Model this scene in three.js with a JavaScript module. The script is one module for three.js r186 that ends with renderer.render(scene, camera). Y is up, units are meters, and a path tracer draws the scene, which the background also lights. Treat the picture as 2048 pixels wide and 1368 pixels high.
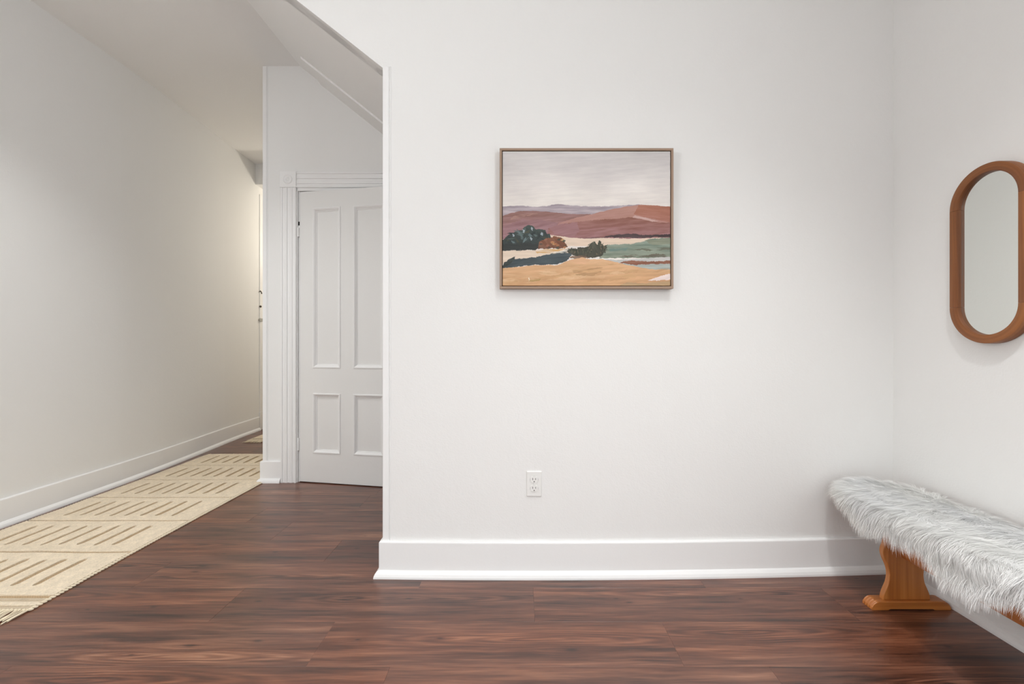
import * as THREE from 'three';
import { RoundedBoxGeometry } from 'three/addons/geometries/RoundedBoxGeometry.js';
import { mergeGeometries, toCreasedNormals } from 'three/addons/utils/BufferGeometryUtils.js';
import { ImprovedNoise } from 'three/addons/math/ImprovedNoise.js';
import { RectAreaLightUniformsLib } from 'three/addons/lights/RectAreaLightUniformsLib.js';

// ---------------------------------------------------------------- camera, sky, lights, exposure
const scene = new THREE.Scene();
scene.background = new THREE.Color(0xdfe8f0);
const camera = new THREE.PerspectiveCamera(2 * Math.atan(684 / 910) * 180 / Math.PI, 2048 / 1368, 0.05, 60);
camera.position.set(0, 1.076, 0);
camera.setViewOffset(2048, 1368, -16, 4, 2048, 1368);      // a shifted lens: verticals and the far wall stay square
camera.updateProjectionMatrix();

const renderer = new THREE.WebGLRenderer({ antialias: true });
renderer.shadowMap.enabled = true;
renderer.toneMapping = THREE.LinearToneMapping;
renderer.toneMappingExposure = 1.0;
RectAreaLightUniformsLib.init();

const DAY = new THREE.Color(0.88, 0.955, 1.0), WARM = new THREE.Color(1.0, 0.92, 0.79), FILL_TINT = new THREE.Color(0.965, 0.985, 0.985);
const BACK_WINDOW = 0.3, SIDE_WINDOW = 5.2, FILL_DOWN = [3.5, 3.5, 9, 14], ENTRY_FILL = 4.4, HALL_LAMP = 1.9;
function areaLight(w, h, intensity, color, pos, target) {
  const l = new THREE.RectAreaLight(color, intensity, w, h);
  l.position.set(...pos); l.lookAt(...target); scene.add(l); return l;
}
areaLight(1.8, 2.1, BACK_WINDOW, DAY, [-0.55, 1.3, 2.53], [-0.55, 1.3, 0]);   // daylight through the window behind the camera
areaLight(1.3, 1.9, SIDE_WINDOW, DAY, [2.0, 1.5, 1.05], [0, 1.5, 1.05]);        // daylight through the side window
function bulbLight(pos, intensity, color, radius) {
  const l = new THREE.PointLight(color, intensity, 0, 2);
  l.position.set(...pos); l.castShadow = true; l.shadow.radius = radius; l.shadow.mapSize.set(1024, 1024); scene.add(l); return l;
}
const FILL_CANS = [[0.5, -0.95], [0.28, 0.55], [-1.95, -2.25], [0.82, -0.5]];                            // added downlights, unseen above the frame, to brighten fur, wall and hall
for (const [i, [x, z]] of FILL_CANS.entries()) {
  const l = new THREE.SpotLight(FILL_TINT, FILL_DOWN[i], 0, 55 * Math.PI / 180, 1, 2);
  l.position.set(x, 3.125, z); l.target.position.set(x, 0, z); l.castShadow = true; l.shadow.radius = 4; l.shadow.mapSize.set(2048, 2048); scene.add(l, l.target);
}
const ENTRY_FILL_POS = [-2.0, 1.95, 0.6], LAMP_HALL = [-2.25, 2.33, -6.3];
bulbLight(ENTRY_FILL_POS, ENTRY_FILL, FILL_TINT, 2.5);  // added globe, out of view, lifts the left wall and hall ceiling
bulbLight(LAMP_HALL, HALL_LAMP, WARM, 2.5);

// ---------------------------------------------------------------- helpers
let seed = 12345;
const rnd = () => { seed = (seed * 1664525 + 1013904223) >>> 0; return seed / 4294967296; };
const rr = (a, b) => a + (b - a) * rnd();
const noise = new ImprovedNoise();
const N3 = (x, y, z) => noise.noise(x + 37.13, y + 91.7, z + 11.3);
const fbm = (x, y, z, o = 3) => { let s = 0, a = 0.5; for (let i = 0; i < o; i++) { s += a * N3(x, y, z); x *= 2.03; y *= 2.03; z += 7.7; a *= 0.5; } return s; };
const clamp = (x, a = 0, b = 1) => Math.min(b, Math.max(a, x));
const lerp = (a, b, t) => a + (b - a) * t;
const sm = (a, b, x) => { const t = clamp((x - a) / (b - a)); return t * t * (3 - 2 * t); };

const used = {};
function numbered(n) { used[n] = (used[n] || 0) + 1; return used[n] === 1 ? n : n + '_' + String(used[n] - 1).padStart(3, '0'); }
function tag(o, label, category, group) { o.userData.label = label; if (category) o.userData.category = category; if (group) o.userData.group = group; return o; }
function mesh(name, geo, mat, parent = scene) {
  const m = new THREE.Mesh(Array.isArray(geo) ? merge(geo) : geo, mat);
  m.name = parent === scene ? numbered(name) : name; m.castShadow = m.receiveShadow = true; parent.add(m); return m;
}
function merge(list) { return mergeGeometries(list.map((g) => { let h = g.index ? g.toNonIndexed() : g; for (const k of Object.keys(h.attributes)) if (!['position', 'normal', 'uv'].includes(k)) h.deleteAttribute(k); return h; })); }
function struct(name, geo, mat, parent = scene) { const m = mesh(name, geo, mat, parent); if (parent === scene) m.userData.kind = 'structure'; return m; }
function group(name, pos = [0, 0, 0], kind) { const g = new THREE.Group(); g.name = numbered(name); g.position.set(...pos); if (kind) g.userData.kind = kind; scene.add(g); return g; }
function box(x0, x1, y0, y1, z0, z1, r = 0) {
  const w = x1 - x0, h = y1 - y0, d = z1 - z0;
  const g = r ? new RoundedBoxGeometry(w, h, d, 2, Math.min(r, w / 2.01, h / 2.01, d / 2.01)) : new THREE.BoxGeometry(w, h, d);
  return g.translate((x0 + x1) / 2, (y0 + y1) / 2, (z0 + z1) / 2);
}
// a plan polygon given as (X, distance before the camera), raised from y0 to y1
function planPrism(pts, y0, y1) {
  const g = new THREE.ExtrudeGeometry(new THREE.Shape(pts.map((p) => new THREE.Vector2(p[0], p[1]))), { depth: y1 - y0, bevelEnabled: false });
  return g.rotateX(-Math.PI / 2).translate(0, y0, 0);
}
// uv in metres from the dominant side of each face
function boxUV(g, s = 1) {
  if (g.index) g = g.toNonIndexed();
  const p = g.attributes.position, n = g.attributes.normal, uv = new Float32Array(p.count * 2);
  for (let i = 0; i < p.count; i++) {
    const ax = Math.abs(n.getX(i)), ay = Math.abs(n.getY(i)), az = Math.abs(n.getZ(i));
    const x = p.getX(i), y = p.getY(i), z = p.getZ(i);
    const [u, v] = ay >= ax && ay >= az ? [x, z] : ax >= az ? [z, y] : [x, y];
    uv[i * 2] = u * s; uv[i * 2 + 1] = v * s;
  }
  g.setAttribute('uv', new THREE.BufferAttribute(uv, 2)); return g;
}
// sweeps a closed profile of (out, up) along a plan polyline of (X, distance); side +1: the room lies to the left of the walk
function sweepPlan(path, profile, side) {
  const n = path.length, pos = [], idx = [], offs = [];
  const dirs = []; for (let i = 0; i < n - 1; i++) { const a = path[i], b = path[i + 1], l = Math.hypot(b[0] - a[0], b[1] - a[1]); dirs.push([(b[0] - a[0]) / l, (b[1] - a[1]) / l]); }
  for (let i = 0; i < n; i++) {
    const a = dirs[Math.max(0, i - 1)], b = dirs[Math.min(n - 2, i)];
    const na = [-a[1] * side, a[0] * side], nb = [-b[1] * side, b[0] * side];
    let m = [na[0] + nb[0], na[1] + nb[1]]; const k = 2 / (m[0] * m[0] + m[1] * m[1]);
    offs.push([m[0] * k, m[1] * k]);
  }
  const P = profile.length, ring = (i) => profile.map(([o, u]) => [path[i][0] + offs[i][0] * o, u, -(path[i][1] + offs[i][1] * o)]);
  const tri = (a, b, c) => pos.push(...a, ...b, ...c);
  for (let i = 0; i < n - 1; i++) {
    const A = ring(i), B = ring(i + 1);
    for (let j = 0; j < P; j++) { const k = (j + 1) % P; if (side > 0) { tri(A[j], A[k], B[k]); tri(A[j], B[k], B[j]); } else { tri(A[j], B[k], A[k]); tri(A[j], B[j], B[k]); } }
  }
  const caps = THREE.ShapeUtils.triangulateShape(profile.map((p) => new THREE.Vector2(...p)), []);
  for (const [i, flip] of [[0, side > 0], [n - 1, side < 0]]) { const A = ring(i); for (const t of caps) flip ? tri(A[t[0]], A[t[2]], A[t[1]]) : tri(A[t[0]], A[t[1]], A[t[2]]); }
  const g = new THREE.BufferGeometry(); g.setAttribute('position', new THREE.Float32BufferAttribute(pos, 3)); g.computeVertexNormals();
  return boxUV(g);
}
function dataTex(w, h, fn, { srgb = true, repeat = true } = {}) {
  const d = new Uint8Array(w * h * 4);
  for (let y = 0; y < h; y++) for (let x = 0; x < w; x++) {
    const c = fn(x, y), i = (y * w + x) * 4;
    d[i] = clamp(c[0], 0, 255); d[i + 1] = clamp(c[1], 0, 255); d[i + 2] = clamp(c[2], 0, 255); d[i + 3] = 255;
  }
  const t = new THREE.DataTexture(d, w, h, THREE.RGBAFormat);
  t.magFilter = THREE.LinearFilter; t.minFilter = THREE.LinearMipmapLinearFilter; t.generateMipmaps = true;
  if (repeat) t.wrapS = t.wrapT = THREE.RepeatWrapping;
  if (srgb) t.colorSpace = THREE.SRGBColorSpace;
  t.needsUpdate = true; return t;
}

// ---------------------------------------------------------------- materials
// tileable value noise for paint and cloth relief
function tileNoise(size, cells) {
  const v = Array.from({ length: cells * cells }, rnd);
  return (x, y) => {
    const fx = x / size * cells, fy = y / size * cells, ix = Math.floor(fx), iy = Math.floor(fy), tx = fx - ix, ty = fy - iy;
    const sx = tx * tx * (3 - 2 * tx), sy = ty * ty * (3 - 2 * ty), q = (a, b) => v[((b + cells) % cells) * cells + ((a + cells) % cells)];
    return lerp(lerp(q(ix, iy), q(ix + 1, iy), sx), lerp(q(ix, iy + 1), q(ix + 1, iy + 1), sx), sy);
  };
}
const nA = tileNoise(512, 16), nB = tileNoise(512, 48), nC = tileNoise(512, 150);
const paintBump = dataTex(512, 512, (x, y) => { const v = 255 * (0.35 * nA(x, y) + 0.3 * nB(x, y) + 0.35 * nC(x, y)); return [v, v, v]; }, { srgb: false });
paintBump.repeat.set(1.4, 1.4);
const paint = (hex, rough = 0.72, bump = 0.0006) => new THREE.MeshStandardMaterial({ color: hex, roughness: rough, bumpMap: paintBump, bumpScale: bump });
const M = {
  wall: paint(0xf0efed), ceiling: paint(0xf5f4f2, 0.85), trim: paint(0xf4f3f2, 0.42, 0.00025), door: paint(0xefeeec, 0.42, 0.0004),
  plastic: new THREE.MeshStandardMaterial({ color: 0xf0efec, roughness: 0.35 }),
  dark: new THREE.MeshStandardMaterial({ color: 0x14120f, roughness: 0.6 }),
  steel: new THREE.MeshStandardMaterial({ color: 0xb8b6b0, roughness: 0.35, metalness: 0.9 }),
  bronze: new THREE.MeshStandardMaterial({ color: 0x4a4238, roughness: 0.45, metalness: 0.7 }),
};

// walnut laminate: one sheet of eight plank faces, each 1.25 m by 0.256 m
const STRIPS = 8;
const strips = Array.from({ length: STRIPS }, () => {
  const knots = []; const k = 2 + Math.floor(rnd() * 2);
  for (let i = 0; i < k; i++) knots.push([rr(0.08, 1.17), rr(0.03, 0.21), rr(0.5, 1.1)]);
  return { z: rr(0, 200), tone: rr(-0.08, 0.08), cy: rr(0.04, 0.2), cx: rr(0.2, 1.0), red: rr(-1, 1), knots };
});
const WOOD = [[44, 24, 17], [77, 45, 33], [104, 64, 48], [129, 85, 64], [156, 111, 86]];
const ramp = (pal, t) => { t = clamp(t) * (pal.length - 1); const i = Math.min(pal.length - 2, Math.floor(t)), f = t - i; return pal[i].map((c, k) => lerp(c, pal[i + 1][k], f)); };
const floorTex = dataTex(2048, 2048, (px, py) => {
  const s = strips[Math.min(STRIPS - 1, Math.floor(py / 256))], u = px / 2048 * 1.25, v = (py % 256) / 256 * 0.2375;
  let vv = v, kd = 0;
  for (const [kx, ky, ks] of s.knots) {
    const dx = (u - kx) / (0.075 * ks), dy = (v - ky) / (0.016 * ks), r2 = dx * dx + dy * dy;
    vv += 0.014 * ks * Math.sign(v - ky) * Math.exp(-r2 * 0.35) * (v > ky ? -1 : -1);
    kd = Math.max(kd, Math.exp(-((u - kx) ** 2 / (0.018 * ks) ** 2 + (v - ky) ** 2 / (0.0065 * ks) ** 2)));
  }
  vv += 0.016 * fbm(u * 2.4, v * 7, s.z, 2) + 0.005 * fbm(u * 7, v * 26, s.z + 5, 2);
  const bands = fbm(u * 1.5, vv * 20, s.z + 9, 3);                            // broad light and dark streaks
  const fine = fbm(u * 7, vv * 150, s.z + 21, 2);                             // thin grain
  const pores = N3(u * 22, v * 560, s.z + 33);
  const ring = Math.abs(Math.hypot((u - s.cx) * 0.075, vv - s.cy));
  const cath = Math.sin(ring * 560 + 4 * fbm(u * 3, v * 12, s.z + 44, 2));
  const thin = fbm(u * 3.2, vv * 62, s.z + 71, 2), dk = Math.max(0, fbm(u * 2.0, vv * 34, s.z + 80, 2) - 0.14);
  let t = 0.50 + s.tone + 0.72 * bands + 0.36 * thin + 0.40 * fine - 0.9 * dk + 0.16 * cath * sm(0.07, 0.015, ring) - 0.20 * Math.max(0, pores) - 0.45 * kd;
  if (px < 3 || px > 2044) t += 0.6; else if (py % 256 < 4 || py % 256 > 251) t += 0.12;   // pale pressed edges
  const c = ramp(WOOD, t), w = 6 * s.red + 18 * fbm(u * 0.8, vv * 9, s.z + 60, 2);
  return [c[0] + w * 0.6, c[1], c[2] - w * 0.35];
}, { repeat: false });
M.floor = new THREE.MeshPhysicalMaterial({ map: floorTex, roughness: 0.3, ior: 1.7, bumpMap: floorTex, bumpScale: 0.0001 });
M.subfloor = new THREE.MeshStandardMaterial({ color: 0x6b4a38, roughness: 0.6 });

// pine and teak: grain runs along u (metres)
function woodTex(pal, stretch, knotty, rf, rs, w = 1024, h = 512) {
  const z0 = rr(0, 100);
  return dataTex(w, h, (x, y) => {
    const u = x / w * 1.0, v = y / h * 0.5;
    const vv = v + 0.010 * fbm(u * 2.2, v * 7, z0, 2);
    const broad = fbm(u * 0.7, vv * 18, z0 + 3, 2), fine = fbm(u * 3, vv * stretch, z0 + 8, 2), ring = 0.5 + 0.5 * Math.sin(vv * rf + 9 * fbm(u * 1.2, v * 6, z0 + 15, 2));
    let t = 0.56 + (knotty ? 0.55 : 0.85) * broad + 0.35 * fine - rs * Math.pow(ring, 3);
    if (knotty) { const dx = (u - 0.42) / 0.02, dy = (v - 0.2) / 0.012; t -= 0.5 * Math.exp(-dx * dx - dy * dy); }
    return ramp(pal, t);
  });
}
const pineTex = woodTex([[124, 66, 26], [172, 100, 44], [200, 126, 60], [216, 148, 80]], 70, true, 150, 0.13);
const teakTex = woodTex([[72, 37, 15], [110, 62, 28], [138, 83, 40], [170, 108, 58]], 110, false, 150, 0.06);
M.pine = new THREE.MeshPhysicalMaterial({ map: pineTex, roughness: 0.38, clearcoat: 0.35, clearcoatRoughness: 0.25 });
M.teak = new THREE.MeshPhysicalMaterial({ map: teakTex, roughness: 0.45, bumpMap: teakTex, bumpScale: 0.0002 });

// ---------------------------------------------------------------- the setting
const CEIL = 3.15, H = 3.22;
const wallD = (x) => 2.0725 + 0.0193 * (x - 0.05) ** 2;               // the old end wall bows a little
const END = -0.6246, CORNER = 1.746;
const soffitY = (x) => 2.318 + 0.80 * (END - x);                       // underside of the stairs
const TOPX = END - (CEIL - 2.318) / 0.80;
const LEFT = [[-2.99, -2.75], [-2.99, 2.6], [-2.985, 3.4], [-3.0, 3.8], [-3.04, 4.3], [-3.085, 4.75], [-3.11, 5.15], [-3.125, 5.6], [-3.13, 7.5]];
const RIGHT = [[CORNER, wallD(CORNER)], [1.757, 1.98], [1.764, 1.8], [1.767, 1.55], [1.767, -2.75]];
const BACK = 3.447;

// front wall: columns that follow the bow; left of its end it is cut off along the slope of the stairs
{
  const pos = [], th = 0.12, q = (a, b, c, d) => pos.push(...a, ...b, ...c, ...a, ...c, ...d);
  const run = (x0, x1, n, yb) => {
    for (let i = 0; i < n; i++) {
      const a = lerp(x0, x1, i / n), b = lerp(x0, x1, (i + 1) / n), za = -wallD(a), zb = -wallD(b);
      q([a, yb(a), za], [b, yb(b), zb], [b, H, zb], [a, H, za]);
      q([b, yb(b), zb - th], [a, yb(a), za - th], [a, H, za - th], [b, H, zb - th]);
      q([a, yb(a), za - th], [b, yb(b), zb - th], [b, yb(b), zb], [a, yb(a), za]);
      q([a, H, za], [b, H, zb], [b, H, zb - th], [a, H, za - th]);
    }
    for (const [x, s] of [[x0, -1], [x1, 1]]) { const z = -wallD(x), A = [x, yb(x), z - th], B = [x, yb(x), z], C = [x, H, z], D = [x, H, z - th]; s < 0 ? q(A, B, C, D) : q(B, A, D, C); }
  };
  run(TOPX - 0.08, END, 12, (x) => soffitY(x)); run(END, CORNER + 0.1, 40, () => 0);
  const g = new THREE.BufferGeometry(); g.setAttribute('position', new THREE.Float32BufferAttribute(pos, 3)); g.computeVertexNormals();
  struct('wall_front', boxUV(g), M.wall);
}
// left and right walls
struct('wall_left', boxUV(planPrism([...LEFT, [-3.25, 7.5], [-3.25, -2.75]], 0, H)), M.wall);
{ // right wall with the opening of the side window
  const out = RIGHT.map((p) => [p[0] + 0.3, p[1]]).reverse(), z0 = -1.7, z1 = -0.4;     // window from 0.4 to 1.7 m behind the camera
  const a = RIGHT.slice(0, 4).concat([[1.767, z1], [2.067, z1], [2.067, wallD(CORNER)]]), b = [[1.767, z0], [1.767, -2.75], [2.067, -2.75], [2.067, z0]], c = [[1.767, z1], [1.767, z0], [2.067, z0], [2.067, z1]];
  struct('wall_right', boxUV(merge([planPrism(a, 0, H), planPrism(b, 0, H), planPrism(c, 0, 0.5), planPrism(c, 2.5, H)])), M.wall);
}
{ // wall behind the camera with its window
  const s = new THREE.Shape([[-3.25, 0], [2.067, 0], [2.067, H], [-3.25, H]].map((p) => new THREE.Vector2(...p)));
  s.holes.push(new THREE.Path([[-1.5, 0.2], [-1.5, 2.4], [0.4, 2.4], [0.4, 0.2]].map((p) => new THREE.Vector2(...p))));
  struct('wall_rear', boxUV(new THREE.ExtrudeGeometry(s, { depth: 0.15, bevelEnabled: false }).translate(0, 0, 2.6)), M.wall);
}
// wall with the panelled door, the hall's right side beyond it, the hall's end
const DOOR = { x: -1.668, d: 3.445, w: 0.80, top: 2.196, y: 0.007 };
{
  const s = new THREE.Shape([[-1.945, 0], [DOOR.x - 0.02, 0], [DOOR.x - 0.02, 2.222], [DOOR.x + DOOR.w + 0.03, 2.222], [DOOR.x + DOOR.w + 0.03, 0], [0.6, 0], [0.6, H], [-1.945, H]].map((p) => new THREE.Vector2(...p)));
  struct('wall_door', boxUV(new THREE.ExtrudeGeometry(s, { depth: 0.12, bevelEnabled: false }).translate(0, 0, -BACK - 0.12)), M.wall);
  struct('wall_hall', boxUV(planPrism([[-1.945, BACK + 0.12], [-1.825, BACK + 0.12], [-1.825, 7.5], [-1.945, 7.5]], 0, H)), M.wall);
  struct('wall_end', boxUV(box(-3.25, -1.825, 0, H, -7.62, -7.5)), M.wall);
  struct('wall_closet', boxUV(merge([box(-1.825, 0.6, 0, H, -4.6, -4.5), box(0.6, 0.72, 0, H, -4.6, -2.19)])), M.wall);
}
struct('ceiling', boxUV(box(-3.25, 2.067, CEIL, H + 0.08, -7.62, 2.75)), M.ceiling);
// stair soffit: a slab whose underside slopes down to the right
{
  const slab = (x0, x1, d0, d1, up0, up1) => {
    const s = new THREE.Shape([[x0, soffitY(x0) + up0], [x1, soffitY(x1) + up0], [x1, soffitY(x1) + up1], [x0, soffitY(x0) + up1]].map((p) => new THREE.Vector2(...p)));
    return new THREE.ExtrudeGeometry(s, { depth: d1 - d0, bevelEnabled: false }).translate(0, 0, -d1);
  };
  struct('stair_soffit', boxUV(slab(TOPX, 0.55, 2.12, BACK + 0.01, 0, 0.06)), M.ceiling);
  struct('trim_1', boxUV(slab(TOPX + 0.16, 0.55, 3.12, BACK, -0.016, 0.002)), M.ceiling);
}
struct('header', boxUV(box(-3.2, -1.9, 2.908, CEIL + 0.01, -5.52, -5.36)), M.wall);

// corner boards with a bead
const corner = (x0, d, y1) => [box(x0 - 0.003, x0 + 0.027, 0.155, y1, -d - 0.03, -d + 0.004, 0.003), new THREE.CylinderGeometry(0.0035, 0.0035, y1 - 0.155, 10).translate(x0 + 0.0315, (y1 + 0.155) / 2, -d + 0.0005)];
struct('trim_2', boxUV(merge(corner(END, wallD(END), 2.325))), M.trim);
struct('trim_3', boxUV(merge(corner(-1.945, BACK, CEIL))), M.trim);

// baseboards: board and shoe moulding
const BOARD = [[0, 0], [0.016, 0], [0.016, 0.1535], [0.0150, 0.1575], [0.0115, 0.1605], [0, 0.161]];
const SHOE = [[0.0155, 0], [0.036, 0], [0.0355, 0.008], [0.031, 0.019], [0.023, 0.028], [0.0155, 0.033]];
function baseboard(name, path, side) { const g = group(name, [0, 0, 0], 'structure'); mesh('board', sweepPlan(path, BOARD, side), M.trim, g); mesh('shoe_moulding', sweepPlan(path, SHOE, side), M.trim, g); return g; }
const front = []; for (let i = 0; i <= 24; i++) { const x = lerp(END, CORNER, i / 24); front.push([x, wallD(x)]); }
baseboard('baseboard_front', [[END, 2.19], ...front], -1);
baseboard('baseboard_right', RIGHT, -1);
baseboard('baseboard_left', LEFT.slice(0, 7).concat([[-3.119, 5.42]]), -1);
baseboard('baseboard_door', [[-1.945, 4.2], [-1.945, BACK], [-1.806, BACK]], -1);

// ---- floor: a base with planks that run across the room
const floor = group('floor', [0, 0, 0], 'structure');
mesh('base', boxUV(box(-3.25, 2.067, -0.12, -0.006, -7.62, 2.75)), M.subfloor, floor);
mesh('rear_boards', boxUV(box(-2.99, 1.77, -0.006, -0.0002, -0.78, 2.6)), M.subfloor, floor);
{
  const PW = 0.2372, PL = 1.2475, joints = { 0: -0.2, 1: 0.31, 2: -0.428, 3: -0.706, 4: 0.057, 5: -0.44, 6: -0.955, 7: -1.343 };
  const cache = {};
  const plank = (x0, x1, d0, d1, key, strip, off) => {
    const e = 0.00015, b = 0.0004, X0 = x0 + e, X1 = x1 - e, Z0 = -d1 + e * 0.6, Z1 = -d0 - e * 0.6, y = 0, pos = [], uv = [];
    const U = (x) => clamp((x - x0 + off) / PL * 0.996 + 0.002), V = (z) => (strip + 0.01 + 0.98 * clamp((z + d1) / (d1 - d0))) / STRIPS;
    const v = (x, yy, z) => { pos.push(x, yy, z); uv.push(U(x), V(z)); };
    const quad = (a, c, d, f) => { v(...a); v(...c); v(...d); v(...a); v(...d); v(...f); };
    const T = [[X0 + b, y, Z1 - b], [X1 - b, y, Z1 - b], [X1 - b, y, Z0 + b], [X0 + b, y, Z0 + b]], S = [[X0, y - b, Z1], [X1, y - b, Z1], [X1, y - b, Z0], [X0, y - b, Z0]], B = [[X0, -0.006, Z1], [X1, -0.006, Z1], [X1, -0.006, Z0], [X0, -0.006, Z0]];
    quad(...T);
    for (let i = 0; i < 4; i++) { const k = (i + 1) % 4; quad(S[i], S[k], T[k], T[i]); quad(B[i], B[k], S[k], S[i]); }
    quad(B[3], B[2], B[1], B[0]);
    const g = new THREE.BufferGeometry(); g.setAttribute('position', new THREE.Float32BufferAttribute(pos, 3)); g.setAttribute('uv', new THREE.Float32BufferAttribute(uv, 2)); g.computeVertexNormals();
    return g;
  };
  let last = -1;
  for (let r = 0; r <= 28; r++) {
    const d0 = 1.5 + (r - 3) * PW, d1 = d0 + PW, j = joints[r] ?? rr(-1.9, -0.7);
    const xl = d0 > 3.6 ? -3.15 : -3.02, xr = d0 > 3.6 ? -1.9 : d0 > 2.3 ? 0.62 : 1.78;
    let a = j; while (a > xl) a -= PL;
    for (; a < xr; a += PL) {
      const x0 = Math.max(a, xl), x1 = Math.min(a + PL, xr); if (x1 - x0 < 0.02) continue;
      let s; do s = Math.floor(rnd() * STRIPS); while (s === last); last = s;
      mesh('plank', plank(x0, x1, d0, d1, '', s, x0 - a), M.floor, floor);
    }
  }
}

// ---- door in its reeded casing
{
  const c = group('trim_4', [0, 0, -BACK], 'structure');
  const W = 0.117, P = [[0, 0], [0, 0.018], [0.006, 0.020], [0.012, 0.020], [0.015, 0.015], [0.026, 0.015], [0.030, 0.019], [0.048, 0.020], [0.052, 0.014], [0.064, 0.014], [0.068, 0.020], [0.086, 0.019], [0.090, 0.014], [0.099, 0.014], [0.103, 0.022], [0.117, 0.022], [0.117, 0]];
  const prof = new THREE.Shape(P.map((p) => new THREE.Vector2(p[0], -p[1])));
  const X0 = -1.805, YT = 2.226;
  mesh('casing', boxUV(new THREE.ExtrudeGeometry(prof, { depth: YT, bevelEnabled: false }).rotateX(-Math.PI / 2).translate(X0, 0, 0)), M.trim, c).rotation.set(0, 0, 0);
  // head: the same profile laid over
  const head = new THREE.ExtrudeGeometry(new THREE.Shape(P.map((p) => new THREE.Vector2(p[1], W - p[0]))), { depth: 1.0, bevelEnabled: false });
  head.applyMatrix4(new THREE.Matrix4().makeBasis(new THREE.Vector3(0, 0, 1), new THREE.Vector3(0, 1, 0), new THREE.Vector3(-1, 0, 0))).translate(X0 + W + 1.0, YT, 0);
  mesh('head_casing', boxUV(head), M.trim, c);
  const block = mesh('corner_block', boxUV(box(X0 - 0.003, X0 + W + 0.003, YT - 0.001, YT + W + 0.003, 0, 0.026, 0.002)), M.trim, c);
  const rose = new THREE.LatheGeometry([[0, 0.008], [0.007, 0.0075], [0.011, 0.004], [0.013, 0.001], [0.017, 0.001], [0.021, 0.004], [0.025, 0.007], [0.029, 0.007], [0.033, 0.004], [0.035, 0], [0.035, -0.004], [0, -0.004]].map((p) => new THREE.Vector2(...p)), 40).rotateX(Math.PI / 2);
  const g = mesh('rosette', rose.translate(X0 + W / 2, YT + W / 2, 0.026), M.trim, block); g.userData.label = 'round bullseye rosette';
  mesh('jamb', boxUV(merge([box(X0 + W - 0.002, DOOR.x - 0.012, 0, YT, -0.12, 0.010, 0.002), box(DOOR.x - 0.0125, DOOR.x - 0.0035, 0, 2.205, -0.10, -0.004, 0.002), box(X0 + W, DOOR.x + DOOR.w + 0.03, 2.202, YT + 0.001, -0.12, 0.010, 0.002)])), M.trim, c);

  const door = group('door_1', [DOOR.x, DOOR.y, -DOOR.d], 'structure'); door.rotation.y = -10.6 * Math.PI / 180;
  const w = DOOR.w, h = DOOR.top - DOOR.y, rect = (x0, x1, y0, y1) => [[x0, y0], [x0, y1], [x1, y1], [x1, y0]].map((p) => new THREE.Vector2(...p));
  const xs = [[0.117, 0.333], [0.45, 0.68]], ys = [[0.225, 0.662], [0.865, 2.055]];
  const s = new THREE.Shape(rect(0, w, 0, h).reverse());
  for (const [a, b] of xs) for (const [e, f] of ys) s.holes.push(new THREE.Path(rect(a, b, e, f)));
  mesh('stiles_and_rails', boxUV(new THREE.ExtrudeGeometry(s, { depth: 0.035, bevelEnabled: false }).translate(0, 0, -0.035)), M.door, door);
  for (const [a, b] of xs) for (const [e, f] of ys) {
    const p = mesh('panel', boxUV(box(a - 0.004, b + 0.004, e - 0.004, f + 0.004, -0.028, -0.013)), M.door, door);
    // mitred moulding round the panel
    const prof = [[-0.006, 0], [-0.006, 0.004], [0.0, 0.0055], [0.005, 0.003], [0.010, -0.001], [0.016, -0.009], [0.019, -0.0085], [0.0225, -0.013], [-0.006, -0.013]];
    const ring = [[a, e], [b, e], [b, f], [a, f]], inn = [[1, 1], [-1, 1], [-1, -1], [1, -1]], pos = [];
    for (let i = 0; i < 4; i++) { const k = (i + 1) % 4; for (let j = 0; j < prof.length; j++) { const l = (j + 1) % prof.length; const V = (c2, n) => [ring[c2][0] + inn[c2][0] * prof[n][0], ring[c2][1] + inn[c2][1] * prof[n][0], prof[n][1]]; const A = V(i, j), B = V(k, j), C = V(k, l), D = V(i, l); pos.push(...A, ...B, ...C, ...A, ...C, ...D); } }
    const g2 = new THREE.BufferGeometry(); g2.setAttribute('position', new THREE.Float32BufferAttribute(pos, 3)); g2.computeVertexNormals();
    mesh('panel_moulding', boxUV(g2), M.trim, p);
  }
  for (const [y, missing] of [[1.85, true], [0.235, false]]) {
    const parts = [box(-0.012, 0.001, y, y + 0.085, -0.006, 0.002, 0.001)];
    for (let k = 0; k < 5; k++) if (!(missing && k === 4)) parts.push(new THREE.CylinderGeometry(0.0058, 0.0058, 0.0162, 14).translate(-0.006, y + 0.0085 + k * 0.017, 0.006));
    if (!missing) parts.push(new THREE.SphereGeometry(0.0058, 12, 8).translate(-0.006, y + 0.088, 0.006));
    const hg = mesh('hinge', boxUV(merge(parts)), M.trim, door);
    if (missing) mesh('hinge_gap', box(-0.010, -0.003, y + 0.088, y + 0.115, -0.004, 0.003, 0.001), M.dark, hg);
  }
  const knob = new THREE.LatheGeometry([[0, 0.055], [0.016, 0.053], [0.026, 0.043], [0.026, 0.034], [0.014, 0.024], [0.010, 0.014], [0.026, 0.006], [0.028, 0], [0, 0]].map((p) => new THREE.Vector2(...p)), 28).rotateX(Math.PI / 2);
  mesh('door_knob', knob.translate(w - 0.05, 0.92, 0), M.bronze, door);
}

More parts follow.
